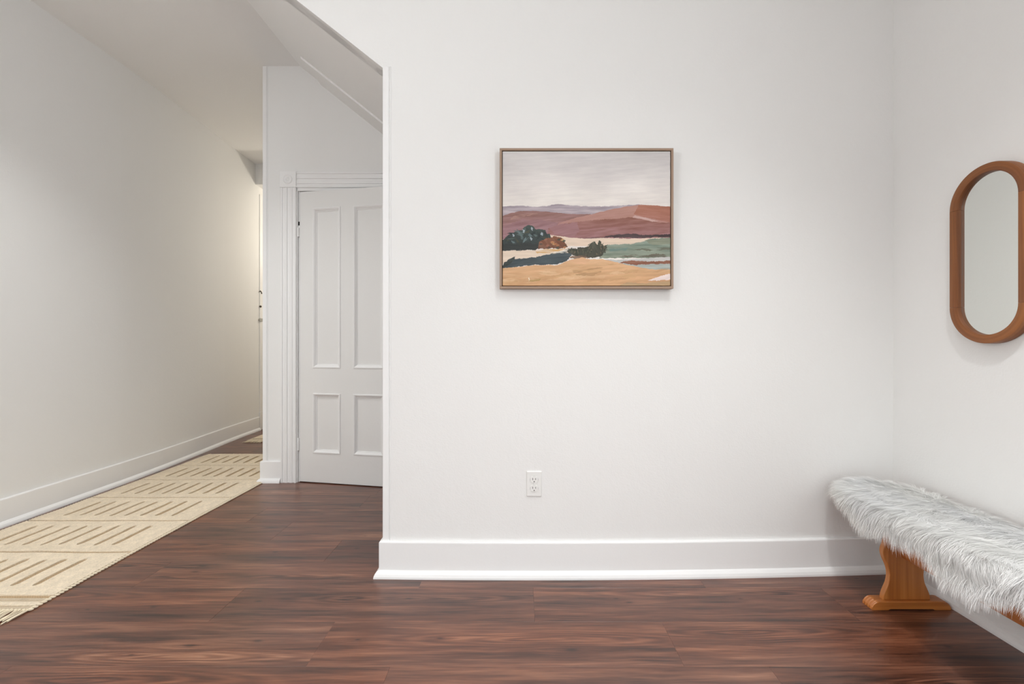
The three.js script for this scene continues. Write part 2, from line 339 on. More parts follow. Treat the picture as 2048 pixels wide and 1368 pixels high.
// ---- casing of another doorway at the far end of the hall's left wall, with its small catches
{
  const c = group('trim_5', [0, 0, 0], 'structure');
  mesh('casing', boxUV(box(-3.13, -3.113, 0.2, 2.82, -5.60, -5.445, 0.004)), M.trim, c);
  mesh('plinth_block', boxUV(box(-3.13, -3.106, 0, 0.215, -5.605, -5.435, 0.003)), M.trim, c);
  mesh('catch', merge([new THREE.TorusGeometry(0.03, 0.004, 8, 18, 2.4).rotateY(Math.PI / 2).translate(-3.109, 1.63, -5.45), new THREE.SphereGeometry(0.008, 12, 8).translate(-3.107, 1.66, -5.445)]), M.bronze, c);
  mesh('stud', new THREE.SphereGeometry(0.013, 14, 10).translate(-3.108, 1.477, -5.45), M.bronze, c);
  mesh('latch_box', box(-3.116, -3.098, 1.30, 1.335, -5.49, -5.43, 0.003), M.steel, c);
}

// ---- windows behind the camera: frames, sash bars and milky panes through which the daylight comes
function windowUnit(name, w, h, pos, turn) {
  const g = group(name, pos, 'structure'); g.rotation.y = turn;
  const f = 0.05;
  mesh('window_frame', boxUV(merge([box(-w / 2, w / 2, -h / 2, -h / 2 + f, -0.04, 0.02, 0.004), box(-w / 2, w / 2, h / 2 - f, h / 2, -0.04, 0.02, 0.004), box(-w / 2, -w / 2 + f, -h / 2, h / 2, -0.04, 0.02, 0.004), box(w / 2 - f, w / 2, -h / 2, h / 2, -0.04, 0.02, 0.004), box(-w / 2, w / 2, -0.02, 0.02, -0.035, 0.01, 0.004)])), M.trim, g);
  const m = new THREE.MeshStandardMaterial({ color: 0xdde3e8, roughness: 0.4, emissive: 0xf2f7ff, emissiveIntensity: 0.9 });
  for (const s of [-1, 1]) mesh('window_pane', box(-w / 2 + f * 0.8, w / 2 - f * 0.8, s < 0 ? -h / 2 + f * 0.8 : 0.015, s < 0 ? -0.015 : h / 2 - f * 0.8, -0.025, -0.018), m, g);
}
windowUnit('window_1', 1.9, 2.2, [-0.55, 1.3, 2.66], Math.PI);
windowUnit('window_2', 1.3, 2.0, [2.04, 1.5, 1.05], -Math.PI / 2);

// ---- lamps out of view: hall globe; downlights and entry globe added for brightness
function globeLamp(name, label, p, color, glow) {
  const g = group(name, [p[0], CEIL, p[2]]); tag(g, label, 'lamp');
  const drop = CEIL - p[1];
  mesh('canopy', new THREE.LatheGeometry([[0, 0], [0.06, 0], [0.06, -0.012], [0.045, -0.024], [0.012, -0.03], [0, -0.03]].map((q) => new THREE.Vector2(...q)), 32), M.steel, g);
  mesh('rod', new THREE.CylinderGeometry(0.005, 0.005, drop - 0.06, 12).translate(0, -drop / 2 + 0.01, 0), M.steel, g);
  mesh('bulb', new THREE.SphereGeometry(0.055, 28, 20).translate(0, -drop, 0), new THREE.MeshStandardMaterial({ color: 0xffffff, emissive: color, emissiveIntensity: glow, roughness: 0.5 }), g);
}
const fillLabels = ['added ceiling downlight nearest the wall with the painting', 'added ceiling downlight farther from the painting, behind the camera', 'added ceiling downlight at the mouth of the hall over the rug', 'added ceiling downlight closest to the bench, brightening the fur'];
FILL_CANS.forEach(([x, z], i) => {
  const g = group('added_downlight', [x, CEIL, z]); tag(g, fillLabels[i], 'lamp', 'added ceiling downlights');
  mesh('trim_ring', new THREE.LatheGeometry([[0.045, 0], [0.045, -0.008], [0.062, -0.009], [0.068, -0.004], [0.068, 0]].map((q) => new THREE.Vector2(...q)), 40), M.trim, g);
  mesh('fill_lens', new THREE.CylinderGeometry(0.045, 0.045, 0.005, 32).translate(0, -0.004, 0), new THREE.MeshStandardMaterial({ color: 0xffffff, emissive: FILL_TINT, emissiveIntensity: 1.5, roughness: 0.5 }), g);
});
globeLamp('ceiling_lamp', 'added white globe lamp, out of view, brightening the left wall and hall ceiling', ENTRY_FILL_POS, FILL_TINT, 1.5);
globeLamp('ceiling_lamp', 'small warm globe lamp hanging beyond the header at the end of the hall', LAMP_HALL, WARM, 1.5);

// ---------------------------------------------------------------- framed landscape painting
{
  const g = group('framed_painting', [0.298, 1.6205, -2.036]);
  tag(g, 'framed landscape painting of mauve hills, green shrubs and ochre sand on the white wall', 'painting');
  const W = 0.7785, Hh = 0.629, fw = 0.0105, dz = 0.036;
  const mat = new THREE.MeshStandardMaterial({ color: 0xa08672, roughness: 0.5 });
  const bar = (x0, x1, y0, y1) => box(x0, x1, y0, y1, -dz, 0, 0.0015);
  mesh('frame_bar', bar(-W / 2, W / 2, Hh / 2 - fw, Hh / 2), mat, g); mesh('frame_bar', bar(-W / 2, W / 2, -Hh / 2, -Hh / 2 + fw), mat, g);
  mesh('frame_bar', bar(-W / 2, -W / 2 + fw, -Hh / 2 + fw, Hh / 2 - fw), mat, g); mesh('frame_bar', bar(W / 2 - fw, W / 2, -Hh / 2 + fw, Hh / 2 - fw), mat, g);
  mesh('backing', box(-W / 2 + 0.002, W / 2 - 0.002, -Hh / 2 + 0.002, Hh / 2 - 0.002, -dz + 0.001, -0.022), new THREE.MeshStandardMaterial({ color: 0x3a2c22, roughness: 0.8 }), g);

  // the picture, painted in its own canvas units (1220 by 974, y down)
  const CW = 1220, CH = 974, buf = new Float32Array(CW * CH * 3);
  const put = (x, y, c, a) => { const i = (y * CW + x) * 3; for (let k = 0; k < 3; k++) buf[i + k] = lerp(buf[i + k], c[k], a); };
  const streak = (x, y, ang, z, f = 1) => { const ca = Math.cos(ang), sa = Math.sin(ang), u = x * ca + y * sa, v = -x * sa + y * ca; return fbm(u * 0.006 * f, v * 0.055 * f, z, 3) * 1.6 + 0.35 * N3(u * 0.02, v * 0.35, z + 4); };
  for (let y = 0; y < CH; y++) for (let x = 0; x < CW; x++) {
    const k = fbm(x * 0.0028, y * 0.0042, 3, 3), s = streak(x, y, -0.05, 2), l = sm(0, 420, y);
    const d = [lerp(204, 222, l) + 17 * k + 8 * s, lerp(199, 215, l) + 18 * k + 8 * s, lerp(198, 209, l) + 15 * k + 7 * s], i = (y * CW + x) * 3;
    const glow = 10 * Math.exp(-(((x - 320) / 190) ** 2 + ((y - 240) / 90) ** 2)) + 9 * Math.exp(-(((x - 930) / 190) ** 2 + ((y - 260) / 80) ** 2)) - 10 * Math.exp(-(((x - 1050) / 220) ** 2 + ((y - 40) / 70) ** 2)) - 7 * Math.exp(-(((x - 70) / 90) ** 2 + ((y - 60) / 90) ** 2));
    for (let q = 0; q < 3; q++) buf[i + q] = d[q] + glow;
  }
  let pz = 10;
  // polygon fill with ragged edges and brush streaks; c2 at the polygon's foot
  function poly(pts, c, { c2 = c, jit = 3, ang = 0, amp = 12, a = 1, f = 1, dry = 0 } = {}) {
    pz += 3.7; const z = pz; pts = pts.map((p) => [p[0] - 160, p[1] - 143]);
    const X0 = Math.max(0, Math.floor(Math.min(...pts.map((p) => p[0])) - 12)), X1 = Math.min(CW - 1, Math.ceil(Math.max(...pts.map((p) => p[0])) + 12));
    const Y0 = Math.max(0, Math.floor(Math.min(...pts.map((p) => p[1])) - 12)), Y1 = Math.min(CH - 1, Math.ceil(Math.max(...pts.map((p) => p[1])) + 12));
    for (let y = Y0; y <= Y1; y++) for (let x = X0; x <= X1; x++) {
      const jx = x + jit * 2 * N3(x * 0.05, y * 0.09, z), jy = y + jit * (1.5 * N3(x * 0.03, y * 0.03, z + 1) + N3(x * 0.13, y * 0.13, z + 2));
      let inside = false;
      for (let i = 0, j = pts.length - 1; i < pts.length; j = i++) { const p = pts[i], q = pts[j]; if ((p[1] > jy) !== (q[1] > jy) && jx < (q[0] - p[0]) * (jy - p[1]) / (q[1] - p[1]) + p[0]) inside = !inside; }
      if (!inside) continue;
      const s = streak(x, y, ang, z + 5, f), t = clamp((y - Y0) / (Y1 - Y0) + 0.35 * s), al = dry ? a * sm(-dry, 0.25 - dry * 0.2, s + 0.15) : a;
      put(x, y, [0, 1, 2].map((k) => { const q = lerp(c[k], c2[k], t), m = (lerp(c[0], c2[0], t) + lerp(c[1], c2[1], t) + lerp(c[2], c2[2], t)) / 3; return lerp(lerp(q, m, 0.12), 128, 0.06) + 1.35 * amp * s; }), al);
    }
  }
  const to = (pts, foot) => [...pts, [pts[pts.length - 1][0], foot], [pts[0][0], foot]];
  poly(to([[150, 541], [300, 536], [400, 545], [480, 540], [550, 525], [620, 530], [760, 540], [900, 540], [1050, 533], [1150, 528], [1250, 536], [1390, 545]], 640), [160, 147, 156], { c2: [186, 170, 174], jit: 3, amp: 16 });
  poly([[480, 540], [560, 524], [640, 532], [600, 538]], [140, 126, 134], { jit: 2, a: 0.6 });
  poly(to([[150, 615], [220, 590], [290, 575], [400, 574], [500, 582], [600, 592], [700, 598], [800, 598]], 780), [142, 98, 88], { c2: [154, 108, 112], jit: 2, amp: 14, ang: -0.1 });
  poly(to([[560, 664], [690, 625], [800, 600], [850, 587], [950, 562], [1050, 545], [1150, 530], [1250, 535], [1390, 545]], 790), [184, 132, 116], { c2: [160, 108, 100], jit: 2.5, amp: 12, ang: -0.15 });
  poly([[1110, 600], [1150, 535], [1250, 534], [1390, 546], [1390, 660], [1290, 640]], [170, 102, 76], { c2: [166, 104, 88], jit: 3, amp: 12, ang: 0.1 });
  poly([[210, 640], [240, 612], [320, 596], [420, 590], [330, 612], [290, 628]], [172, 128, 112], { jit: 4, amp: 12, a: 0.75, dry: 0.2 });
  poly([[150, 690], [300, 640], [430, 636], [560, 660], [560, 780], [150, 780]], [142, 98, 102], { c2: [160, 118, 124], jit: 5, amp: 13, a: 0.8, ang: -0.15 });
  poly(to([[490, 700], [620, 665], [800, 642], [950, 634], [1100, 620], [1200, 638], [1290, 658], [1390, 660]], 790), [140, 84, 68], { c2: [156, 106, 110], jit: 3, amp: 12, ang: -0.1 });
  poly([[490, 696], [620, 664], [700, 655], [720, 730], [640, 775], [540, 740]], [156, 108, 112], { jit: 6, amp: 12, a: 0.8, ang: -0.2 });
  poly([[1105, 622], [1120, 606], [1210, 625], [1290, 648], [1250, 652], [1170, 634]], [196, 158, 150], { jit: 2.5, amp: 10, a: 0.85, ang: 0.2 });
  poly(to([[480, 745], [560, 756], [660, 768], [720, 775], [900, 771], [1100, 775], [1390, 768]], 830), [226, 202, 180], { c2: [222, 196, 172], jit: 2.5, amp: 9 });
  poly([[150, 850], [420, 860], [650, 840], [650, 915], [150, 960]], [226, 203, 180], { jit: 3, amp: 9 });
  poly([[870, 768], [960, 752], [1080, 736], [1160, 748], [1250, 748], [1390, 742], [1390, 764], [1200, 768], [1050, 769]], [62, 42, 44], { jit: 4, amp: 16 });
  poly([[700, 772], [860, 764], [900, 770], [800, 777]], [110, 76, 76], { jit: 3, amp: 14, a: 0.7, dry: 0.3 });
  poly([[890, 830], [930, 818], [1090, 815], [1180, 798], [1220, 780], [1390, 766], [1390, 925], [1150, 915], [860, 918]], [122, 141, 126], { c2: [132, 140, 120], jit: 3, amp: 20, f: 0.8 });
  poly([[1190, 790], [1390, 768], [1390, 815], [1240, 820]], [128, 132, 108], { jit: 4, amp: 14, a: 0.8 });
  poly([[1080, 858], [1200, 843], [1390, 838], [1390, 856], [1200, 862]], [92, 92, 74], { jit: 4, amp: 16, a: 0.85, dry: 0.2 });
  poly([[1000, 905], [1090, 892], [1200, 896], [1290, 884], [1390, 900], [1390, 918], [1250, 905], [1060, 910]], [88, 78, 62], { jit: 4, amp: 18, a: 0.85, dry: 0.15 });
  poly([[930, 850], [1080, 838], [1050, 862], [940, 872]], [92, 122, 116], { jit: 4, amp: 14, a: 0.7, dry: 0.2 });
  // bush with facets
  poly([[150, 800], [180, 765], [215, 738], [300, 712], [318, 690], [345, 676], [372, 680], [400, 706], [430, 704], [470, 714], [480, 745], [505, 740], [512, 775], [460, 825], [400, 856], [150, 862]], [58, 72, 66], { c2: [34, 42, 42], jit: 4, amp: 12, ang: 0.6 });
  for (let i = 0; i < 46; i++) {
    const x = rr(180, 490), y = lerp(700 + Math.abs(x - 350) * 0.28, 830, rnd()), l = rr(16, 44), w = rr(7, 20), an = rr(-1.1, 1.1), c = [[82, 100, 98], [44, 56, 54], [70, 88, 80], [30, 40, 40], [96, 118, 120], [66, 66, 46]][Math.floor(rnd() * 6)];
    const ca = Math.cos(an), sa = Math.sin(an), pt = (p, q) => [x + p * ca - q * sa, y + p * sa + q * ca];
    poly([pt(-l, 0), pt(0, -w * 0.6), pt(l, -w * 0.2), pt(l * 0.4, w * 0.7)], c, { jit: 2, amp: 8, a: 0.85, ang: an });
  }
  for (const [x, y] of [[312, 722], [372, 706], [445, 742], [238, 752], [368, 778]]) poly([[x - 5, y - 16], [x + 8, y - 6], [x + 5, y + 14], [x - 7, y + 6]], [176, 190, 200], { jit: 3, a: 0.8 });
  poly([[150, 815], [280, 800], [400, 812], [470, 800], [400, 856], [150, 862]], [38, 42, 40], { jit: 5, amp: 10, a: 0.75, ang: 0.1 });
  poly([[420, 800], [480, 770], [520, 768], [545, 757], [585, 768], [612, 800], [640, 838], [520, 848], [420, 850]], [132, 74, 44], { c2: [110, 66, 44], jit: 5, amp: 22, ang: 0.8 });
  for (let i = 0; i < 16; i++) { const x = rr(430, 620), y = rr(780, 842); poly([[x - 14, y + 4], [x, y - 9], [x + 16, y - 3], [x + 4, y + 9]], [[176, 108, 62], [74, 56, 42], [152, 90, 66], [60, 62, 46], [196, 150, 92]][i % 5], { jit: 3, amp: 10, a: 0.85 }); }
  poly([[384, 862], [470, 852], [610, 850], [560, 868], [500, 876], [410, 880]], [208, 156, 86], { jit: 4, amp: 18, a: 0.85, dry: 0.3 });
  poly([[500, 880], [600, 858], [650, 850], [590, 885], [530, 895]], [236, 228, 214], { jit: 4, amp: 8, a: 0.8, dry: 0.2 });
  poly([[440, 905], [540, 876], [640, 846], [660, 862], [560, 900], [460, 915]], [70, 80, 78], { jit: 4, amp: 14, a: 0.8, dry: 0.35 });
  // shrubs in the middle
  poly([[630, 860], [660, 846], [700, 852], [720, 836], [760, 842], [790, 828], [800, 806], [830, 796], [846, 820], [862, 790], [880, 806], [890, 828], [922, 818], [905, 870], [870, 908], [800, 915], [700, 898], [640, 890]], [58, 62, 48], { c2: [64, 60, 46], jit: 5, amp: 16, ang: 1.2 });
  for (let i = 0; i < 60; i++) { const x = rr(640, 918), y = lerp(x > 780 ? 815 : 848, 895, rnd()), l = rr(8, 22), an = -Math.PI / 2 + rr(-0.9, 0.9), dx = Math.cos(an) * l, dy = Math.sin(an) * l; poly([[x - 5, y + 3], [x + dx, y + dy], [x + 6, y + 2]], [[40, 46, 36], [86, 86, 62], [52, 58, 44], [104, 88, 66]][i % 4], { jit: 2, amp: 8, a: 0.9 }); }
  poly([[150, 995], [175, 950], [205, 925], [250, 905], [246, 925], [320, 918], [400, 908], [550, 882], [620, 878], [665, 884], [640, 928], [560, 962], [400, 965], [150, 992]], [62, 76, 82], { c2: [52, 64, 68], jit: 4, amp: 16, ang: -0.12 });
  poly([[150, 996], [172, 948], [204, 924], [252, 904], [240, 930], [205, 968]], [44, 52, 48], { jit: 4, amp: 14, a: 0.9 });
  poly([[640, 905], [720, 895], [800, 915], [700, 930]], [116, 84, 62], { jit: 4, amp: 16, a: 0.85 });
  // right lower strokes
  poly([[880, 925], [1000, 930], [1390, 905], [1390, 945], [1000, 955]], [190, 188, 184], { jit: 3, amp: 14 });
  poly([[1040, 955], [1390, 950], [1390, 1010], [1200, 1005], [1040, 975]], [164, 172, 166], { jit: 4, amp: 18 });
  poly([[1000, 950], [1100, 934], [1220, 942], [1390, 934], [1390, 956], [1240, 960], [1120, 968]], [136, 80, 56], { jit: 4, amp: 18 });
  // sand
  poly([[150, 990], [300, 978], [400, 966], [560, 968], [640, 930], [740, 912], [800, 925], [880, 922], [960, 940], [1050, 962], [1160, 985], [1260, 1000], [1390, 998], [1390, 1130], [150, 1130]], [222, 173, 125], { c2: [208, 154, 104], jit: 3, amp: 16, ang: -0.08 });
  for (let i = 0; i < 40; i++) { const x = rr(170, 1330), y = rr(955, 1105), l = rr(50, 190), w = rr(5, 20), an = rr(-0.22, 0.1), ca = Math.cos(an), sa = Math.sin(an), pt = (p, q) => [x + p * ca - q * sa, y + p * sa + q * ca]; if (y < 1000 && (x < 640 || x > 1000)) continue; poly([pt(-l, 0), pt(-l * 0.3, -w), pt(l, -w * 0.5), pt(l * 0.8, w * 0.5), pt(-l * 0.4, w)], [[206, 158, 104], [226, 186, 138], [190, 140, 88], [214, 170, 124]][i % 4], { jit: 4, amp: 12, a: 0.55, ang: an, dry: 0.2 }); }
  poly([[640, 935], [740, 912], [800, 930], [760, 960], [680, 950]], [222, 168, 124], { jit: 4, amp: 12, a: 0.8 });
  poly([[660, 1010], [740, 985], [885, 985], [870, 1018], [800, 1046], [700, 1040]], [172, 128, 80], { jit: 5, amp: 16, a: 0.8, ang: -0.1, dry: 0.15 });
  poly([[345, 1076], [440, 1066], [430, 1082], [360, 1086]], [176, 142, 76], { jit: 3, amp: 14, a: 0.8 });
  poly([[346, 1062], [352, 1056], [356, 1072], [350, 1084]], [240, 226, 200], { jit: 2, a: 0.9 });
  poly([[1010, 1112], [1060, 1092], [1200, 1100], [1390, 1078], [1390, 1130], [1010, 1130]], [178, 146, 104], { jit: 4, amp: 16, a: 0.75 });
  poly([[1215, 1082], [1290, 1050], [1390, 1024], [1390, 1066], [1300, 1080]], [232, 210, 204], { jit: 4, amp: 10, ang: -0.25 });
  const art = dataTex(CW, CH, (x, y) => { const i = ((CH - 1 - y) * CW + x) * 3, w = 1.03 + 0.02 * N3(x * 0.8, y * 0.8, 1); return [buf[i] * w, buf[i + 1] * w, buf[i + 2] * w]; }, { repeat: false });
  const cw = W / 2 - fw - 0.0028, ch = Hh / 2 - fw - 0.0028;
  const cg = new RoundedBoxGeometry(cw * 2, ch * 2, 0.024, 2, 0.002).translate(0, 0, -0.0155), p = cg.attributes.position, uv = cg.attributes.uv;
  for (let i = 0; i < p.count; i++) uv.setXY(i, clamp((p.getX(i) + cw) / (2 * cw), 0.002, 0.998), clamp((p.getY(i) + ch) / (2 * ch), 0.002, 0.998));
  mesh('canvas', cg, new THREE.MeshStandardMaterial({ map: art, roughness: 0.6, bumpMap: art, bumpScale: 0.0004 }), g);
}

// ---------------------------------------------------------------- power outlet
{
  const g = group('power_outlet', [0.0642, 0.4218, -2.0727]);
  tag(g, 'white double power outlet low on the wall beneath the painting', 'outlet');
  mesh('cover_plate', new RoundedBoxGeometry(0.0695, 0.1155, 0.011, 3, 0.0045).translate(0, 0, 0.0005), M.plastic, g);
  for (const s of [1, -1]) {
    const sh = new THREE.Shape(), r = 0.0172; // round face with flat top and bottom
    const a0 = Math.asin(0.0142 / r);
    sh.absarc(0, 0, r, -a0, a0, false); sh.absarc(0, 0, r, Math.PI - a0, Math.PI + a0, false);
    const rc = mesh('receptacle', new THREE.ExtrudeGeometry(sh, { depth: 0.0022, bevelEnabled: true, bevelSize: 0.0006, bevelThickness: 0.0006, bevelSegments: 2, curveSegments: 16 }).translate(0, s * 0.0198, 0.0056), M.plastic, g);
    mesh('groove', new THREE.TorusGeometry(0.0182, 0.0005, 6, 40).scale(1, 0.86, 1).translate(0, s * 0.0198, 0.0061), new THREE.MeshStandardMaterial({ color: 0x8c8a86, roughness: 0.8 }), rc);
    for (const [x, h] of [[-0.0064, 0.0095], [0.0064, 0.008]]) mesh('slot', box(x - 0.0011, x + 0.0011, s * 0.0198 + 0.0035 - h / 2, s * 0.0198 + 0.0035 + h / 2, 0.0070, 0.0087), M.dark, rc);
    mesh('ground_hole', new THREE.CylinderGeometry(0.0024, 0.0024, 0.0014, 16).rotateX(Math.PI / 2).translate(0, s * 0.0198 - 0.0083, 0.0081), M.dark, rc);
  }
  mesh('screw', new THREE.SphereGeometry(0.003, 14, 8, 0, Math.PI * 2, 0, Math.PI / 2).scale(1, 0.5, 1).rotateX(Math.PI / 2).translate(0, 0, 0.006), M.plastic, g);
}

// ---------------------------------------------------------------- oval mirror on the right wall
{
  const ZC = -1.6875, g = group('oval_mirror', [1.7625, 1.3965, ZC]); g.rotation.y = -Math.PI / 2;   // local x runs away from the camera's right, local z out of the wall
  tag(g, 'pill-shaped wall mirror in a warm brown wooden frame above the bench', 'mirror');
  const R = 0.142, L = 0.3335 - R, fw = 0.0325, T = 0.0375;
  // section of the frame: (inward distance from the outer edge, out of the wall)
  const sec = [[0, 0], [0, T - 0.004], [0.0012, T - 0.0012], [0.004, T], [fw - 0.004, T], [fw - 0.0012, T - 0.0012], [fw, T - 0.004], [fw, 0.004], [fw - 0.002, 0]];
  const sweep = (pathPts, normals, lens) => {
    const pos = [], uv = [], n = pathPts.length;
    let acc = [0]; for (let j = 1; j < sec.length + 1; j++) acc.push(acc[j - 1] + Math.hypot(sec[j % sec.length][0] - sec[j - 1][0], sec[j % sec.length][1] - sec[j - 1][1]));
    const V = (i, j) => [pathPts[i][0] - normals[i][0] * sec[j][0], pathPts[i][1] - normals[i][1] * sec[j][0], sec[j][1]];
    for (let i = 0; i < n - 1; i++) for (let j = 0; j < sec.length; j++) {
      const l = (j + 1) % sec.length, A = V(i, j), B = V(i + 1, j), C = V(i + 1, l), D = V(i, l);
      pos.push(...A, ...B, ...C, ...A, ...C, ...D); const ua = lens[i], ub = lens[i + 1], va = acc[j], vb = acc[j + 1];
      uv.push(ua, va * 2, ub, va * 2, ub, vb * 2, ua, va * 2, ub, vb * 2, ua, vb * 2);
    }
    const caps = THREE.ShapeUtils.triangulateShape(sec.map((q) => new THREE.Vector2(...q)), []);
    for (const [i, f] of [[0, 0], [n - 1, 1]]) for (const t of caps) for (const k of f ? [t[0], t[1], t[2]] : [t[0], t[2], t[1]]) { pos.push(...V(i, k)); uv.push(lens[i] + sec[k][0], sec[k][1]); }
    const ge = new THREE.BufferGeometry(); ge.setAttribute('position', new THREE.Float32BufferAttribute(pos, 3)); ge.setAttribute('uv', new THREE.Float32BufferAttribute(uv, 2)); return toCreasedNormals(ge, 0.6);
  };
  const arc = (y, a0, a1, u0) => { const P = [], Nn = [], Ls = []; for (let i = 0; i <= 48; i++) { const a = lerp(a0, a1, i / 48); P.push([R * Math.cos(a), y + R * Math.sin(a)]); Nn.push([Math.cos(a), Math.sin(a)]); Ls.push(u0 + i / 48 * Math.PI * R); } return [P, Nn, Ls]; };
  const gap = 0.0004;
  mesh('frame_arc', sweep(...arc(L, gap * 6, Math.PI - gap * 6, 0.1)), M.teak, g); mesh('frame_arc', sweep(...arc(-L, Math.PI + gap * 6, 2 * Math.PI - gap * 6, 0.55)), M.teak, g);
  mesh('frame_side', sweep([[-R, L - gap], [-R, -L + gap]], [[-1, 0], [-1, 0]], [0.2, 0.58]), M.teak, g); mesh('frame_side', sweep([[R, -L + gap], [R, L - gap]], [[1, 0], [1, 0]], [0.62, 1.0]), M.teak, g);
  const ri = R - fw + 0.003, sh = new THREE.Shape(); sh.absarc(0, L, ri, 0, Math.PI, false); sh.absarc(0, -L, ri, Math.PI, 2 * Math.PI, false);
  mesh('mirror_glass', new THREE.ExtrudeGeometry(sh, { depth: 0.004, bevelEnabled: false, curveSegments: 48 }).translate(0, 0, 0.017), new THREE.MeshStandardMaterial({ color: 0xe2e4e0, roughness: 0.02, metalness: 1 }), g);
  const sb = new THREE.Shape(); sb.absarc(0, L, R - 0.003, 0, Math.PI, false); sb.absarc(0, -L, R - 0.003, Math.PI, 2 * Math.PI, false);
  mesh('backing', new THREE.ExtrudeGeometry(sb, { depth: 0.01, bevelEnabled: false, curveSegments: 32 }).translate(0, 0, 0.003), new THREE.MeshStandardMaterial({ color: 0x2a1a10, roughness: 0.8 }), g);
}

// ---------------------------------------------------------------- pine trestle bench
const SEAT = { y: 0.42, x0: 1.40, x1: 1.70, d0: 0.80, d1: 2.015 };
{
  const g = group('bench', [1.55, 0, -1.43]);
  tag(g, 'orange pine trestle bench with curved end panels along the right wall, under the white fur', 'bench');
  const O = [1.55, 0, -1.43], sub = (geo) => geo.translate(-O[0], 0, -O[2]);
  const grain = (geo, along) => { // uv in metres with the grain along one axis
    if (geo.index) geo = geo.toNonIndexed(); const p = geo.attributes.position, n = geo.attributes.normal, uv = new Float32Array(p.count * 2);
    for (let i = 0; i < p.count; i++) { const q = [p.getX(i), p.getY(i), p.getZ(i)], m = [Math.abs(n.getX(i)), Math.abs(n.getY(i)), Math.abs(n.getZ(i))]; const others = [0, 1, 2].filter((k) => k !== along); const drop = m[others[0]] > m[others[1]] ? others[0] : others[1]; const o = others.find((k) => k !== drop); uv[i * 2] = q[along] + 0.13; uv[i * 2 + 1] = q[o] * 2 + q[drop] * 0.6; }
    geo.setAttribute('uv', new THREE.BufferAttribute(uv, 2)); return geo;
  };
  // seat plank of two boards
  mesh('seat', sub(grain(box(SEAT.x0, SEAT.x1, SEAT.y - 0.024, SEAT.y, -SEAT.d1, -SEAT.d0, 0.006), 2)), M.pine, g);
  mesh('rail', sub(grain(box(1.522, 1.548, 0.207, 0.320, -1.83, -1.02, 0.004), 2)), M.pine, g);
  for (const d of [1.825, 1.02]) {
    const cx = 1.552, c = [];          // half widths of the panel against height
    const prof = [[0.095, 0.034], [0.0925, 0.052], [0.084, 0.075], [0.074, 0.098], [0.069, 0.122], [0.069, 0.143], [0.076, 0.170], [0.088, 0.196], [0.0945, 0.218], [0.094, 0.236], [0.087, 0.256], [0.081, 0.280], [0.083, 0.32], [0.094, 0.36], [0.105, 0.396]];
    const curve = new THREE.CatmullRomCurve3(prof.map((p) => new THREE.Vector3(p[0], p[1], 0))).getPoints(60);
    const s = new THREE.Shape([...curve.map((p) => new THREE.Vector2(cx + p.x, p.y)), ...curve.slice().reverse().map((p) => new THREE.Vector2(cx - p.x, p.y))]);
    const pg = new THREE.ExtrudeGeometry(s, { depth: 0.016, bevelEnabled: true, bevelSize: 0.003, bevelThickness: 0.003, bevelSegments: 3, bevelOffset: -0.003 }).translate(0, 0, -d - 0.019);
    mesh('end_panel', sub(grain(pg, 1)), M.pine, g);
    // foot: routed round ends with three grooves
    const fx0 = 1.402, fx1 = 1.716, n = 44, pos = [], half = 0.026, dc = d + 0.012;
    const sect = (k) => { // section across the board: width half, height; grooves run over the ends
      const out = []; for (let i = 0; i <= 20; i++) { const v = lerp(-half, half, i / 20); out.push([v, k(v)]); } return out;
    };
    const fgeo = new THREE.BufferGeometry(), rows = [];
    for (let i = 0; i <= n; i++) {
      const t = i / n, x = lerp(fx0, fx1, t), e = Math.min(t, 1 - t) * (fx1 - fx0), end = sm(0.045, 0.0, e);
      const top = 0.034 * (e < 0.03 ? Math.sqrt(clamp(1 - ((0.03 - e) / 0.03) ** 2 * 0.86)) : 1);
      const row = [];
      for (let j = 0; j <= 20; j++) { const v = lerp(-half, half, j / 20), ed = Math.min(1, (half - Math.abs(v)) / 0.004), groove = 0.0035 * end * Math.pow(Math.abs(Math.sin((v / half) * Math.PI * 2)), 6) * (Math.abs(v) < half * 0.95 ? 1 : 0); row.push([x + (x < 1.55 ? groove : -groove), top - groove - 0.003 * (1 - Math.sqrt(clamp(ed * (2 - ed)))), -(dc + v)]); }
      rows.push(row);
    }
    const q = (a, b, c2, d2) => pos.push(...a, ...b, ...c2, ...a, ...c2, ...d2), down = (p) => [p[0], 0.0005 + (p[0] > fx0 + 0.07 && p[0] < fx1 - 0.07 ? 0.004 : 0), p[2]];
    for (let i = 0; i < n; i++) { for (let j = 0; j < 20; j++) { q(rows[i][j], rows[i + 1][j], rows[i + 1][j + 1], rows[i][j + 1]); q(down(rows[i][j]), down(rows[i][j + 1]), down(rows[i + 1][j + 1]), down(rows[i + 1][j])); } q(down(rows[i][0]), down(rows[i + 1][0]), rows[i + 1][0], rows[i][0]); q(rows[i][20], rows[i + 1][20], down(rows[i + 1][20]), down(rows[i][20])); }
    for (let j = 0; j < 20; j++) { q(rows[0][j], rows[0][j + 1], down(rows[0][j + 1]), down(rows[0][j])); q(down(rows[n][j]), down(rows[n][j + 1]), rows[n][j + 1], rows[n][j]); }
    fgeo.setAttribute('position', new THREE.Float32BufferAttribute(pos, 3)); fgeo.computeVertexNormals();
    mesh('foot', sub(grain(toCreasedNormals(fgeo, 0.5), 0)), M.pine, g);
  }
}

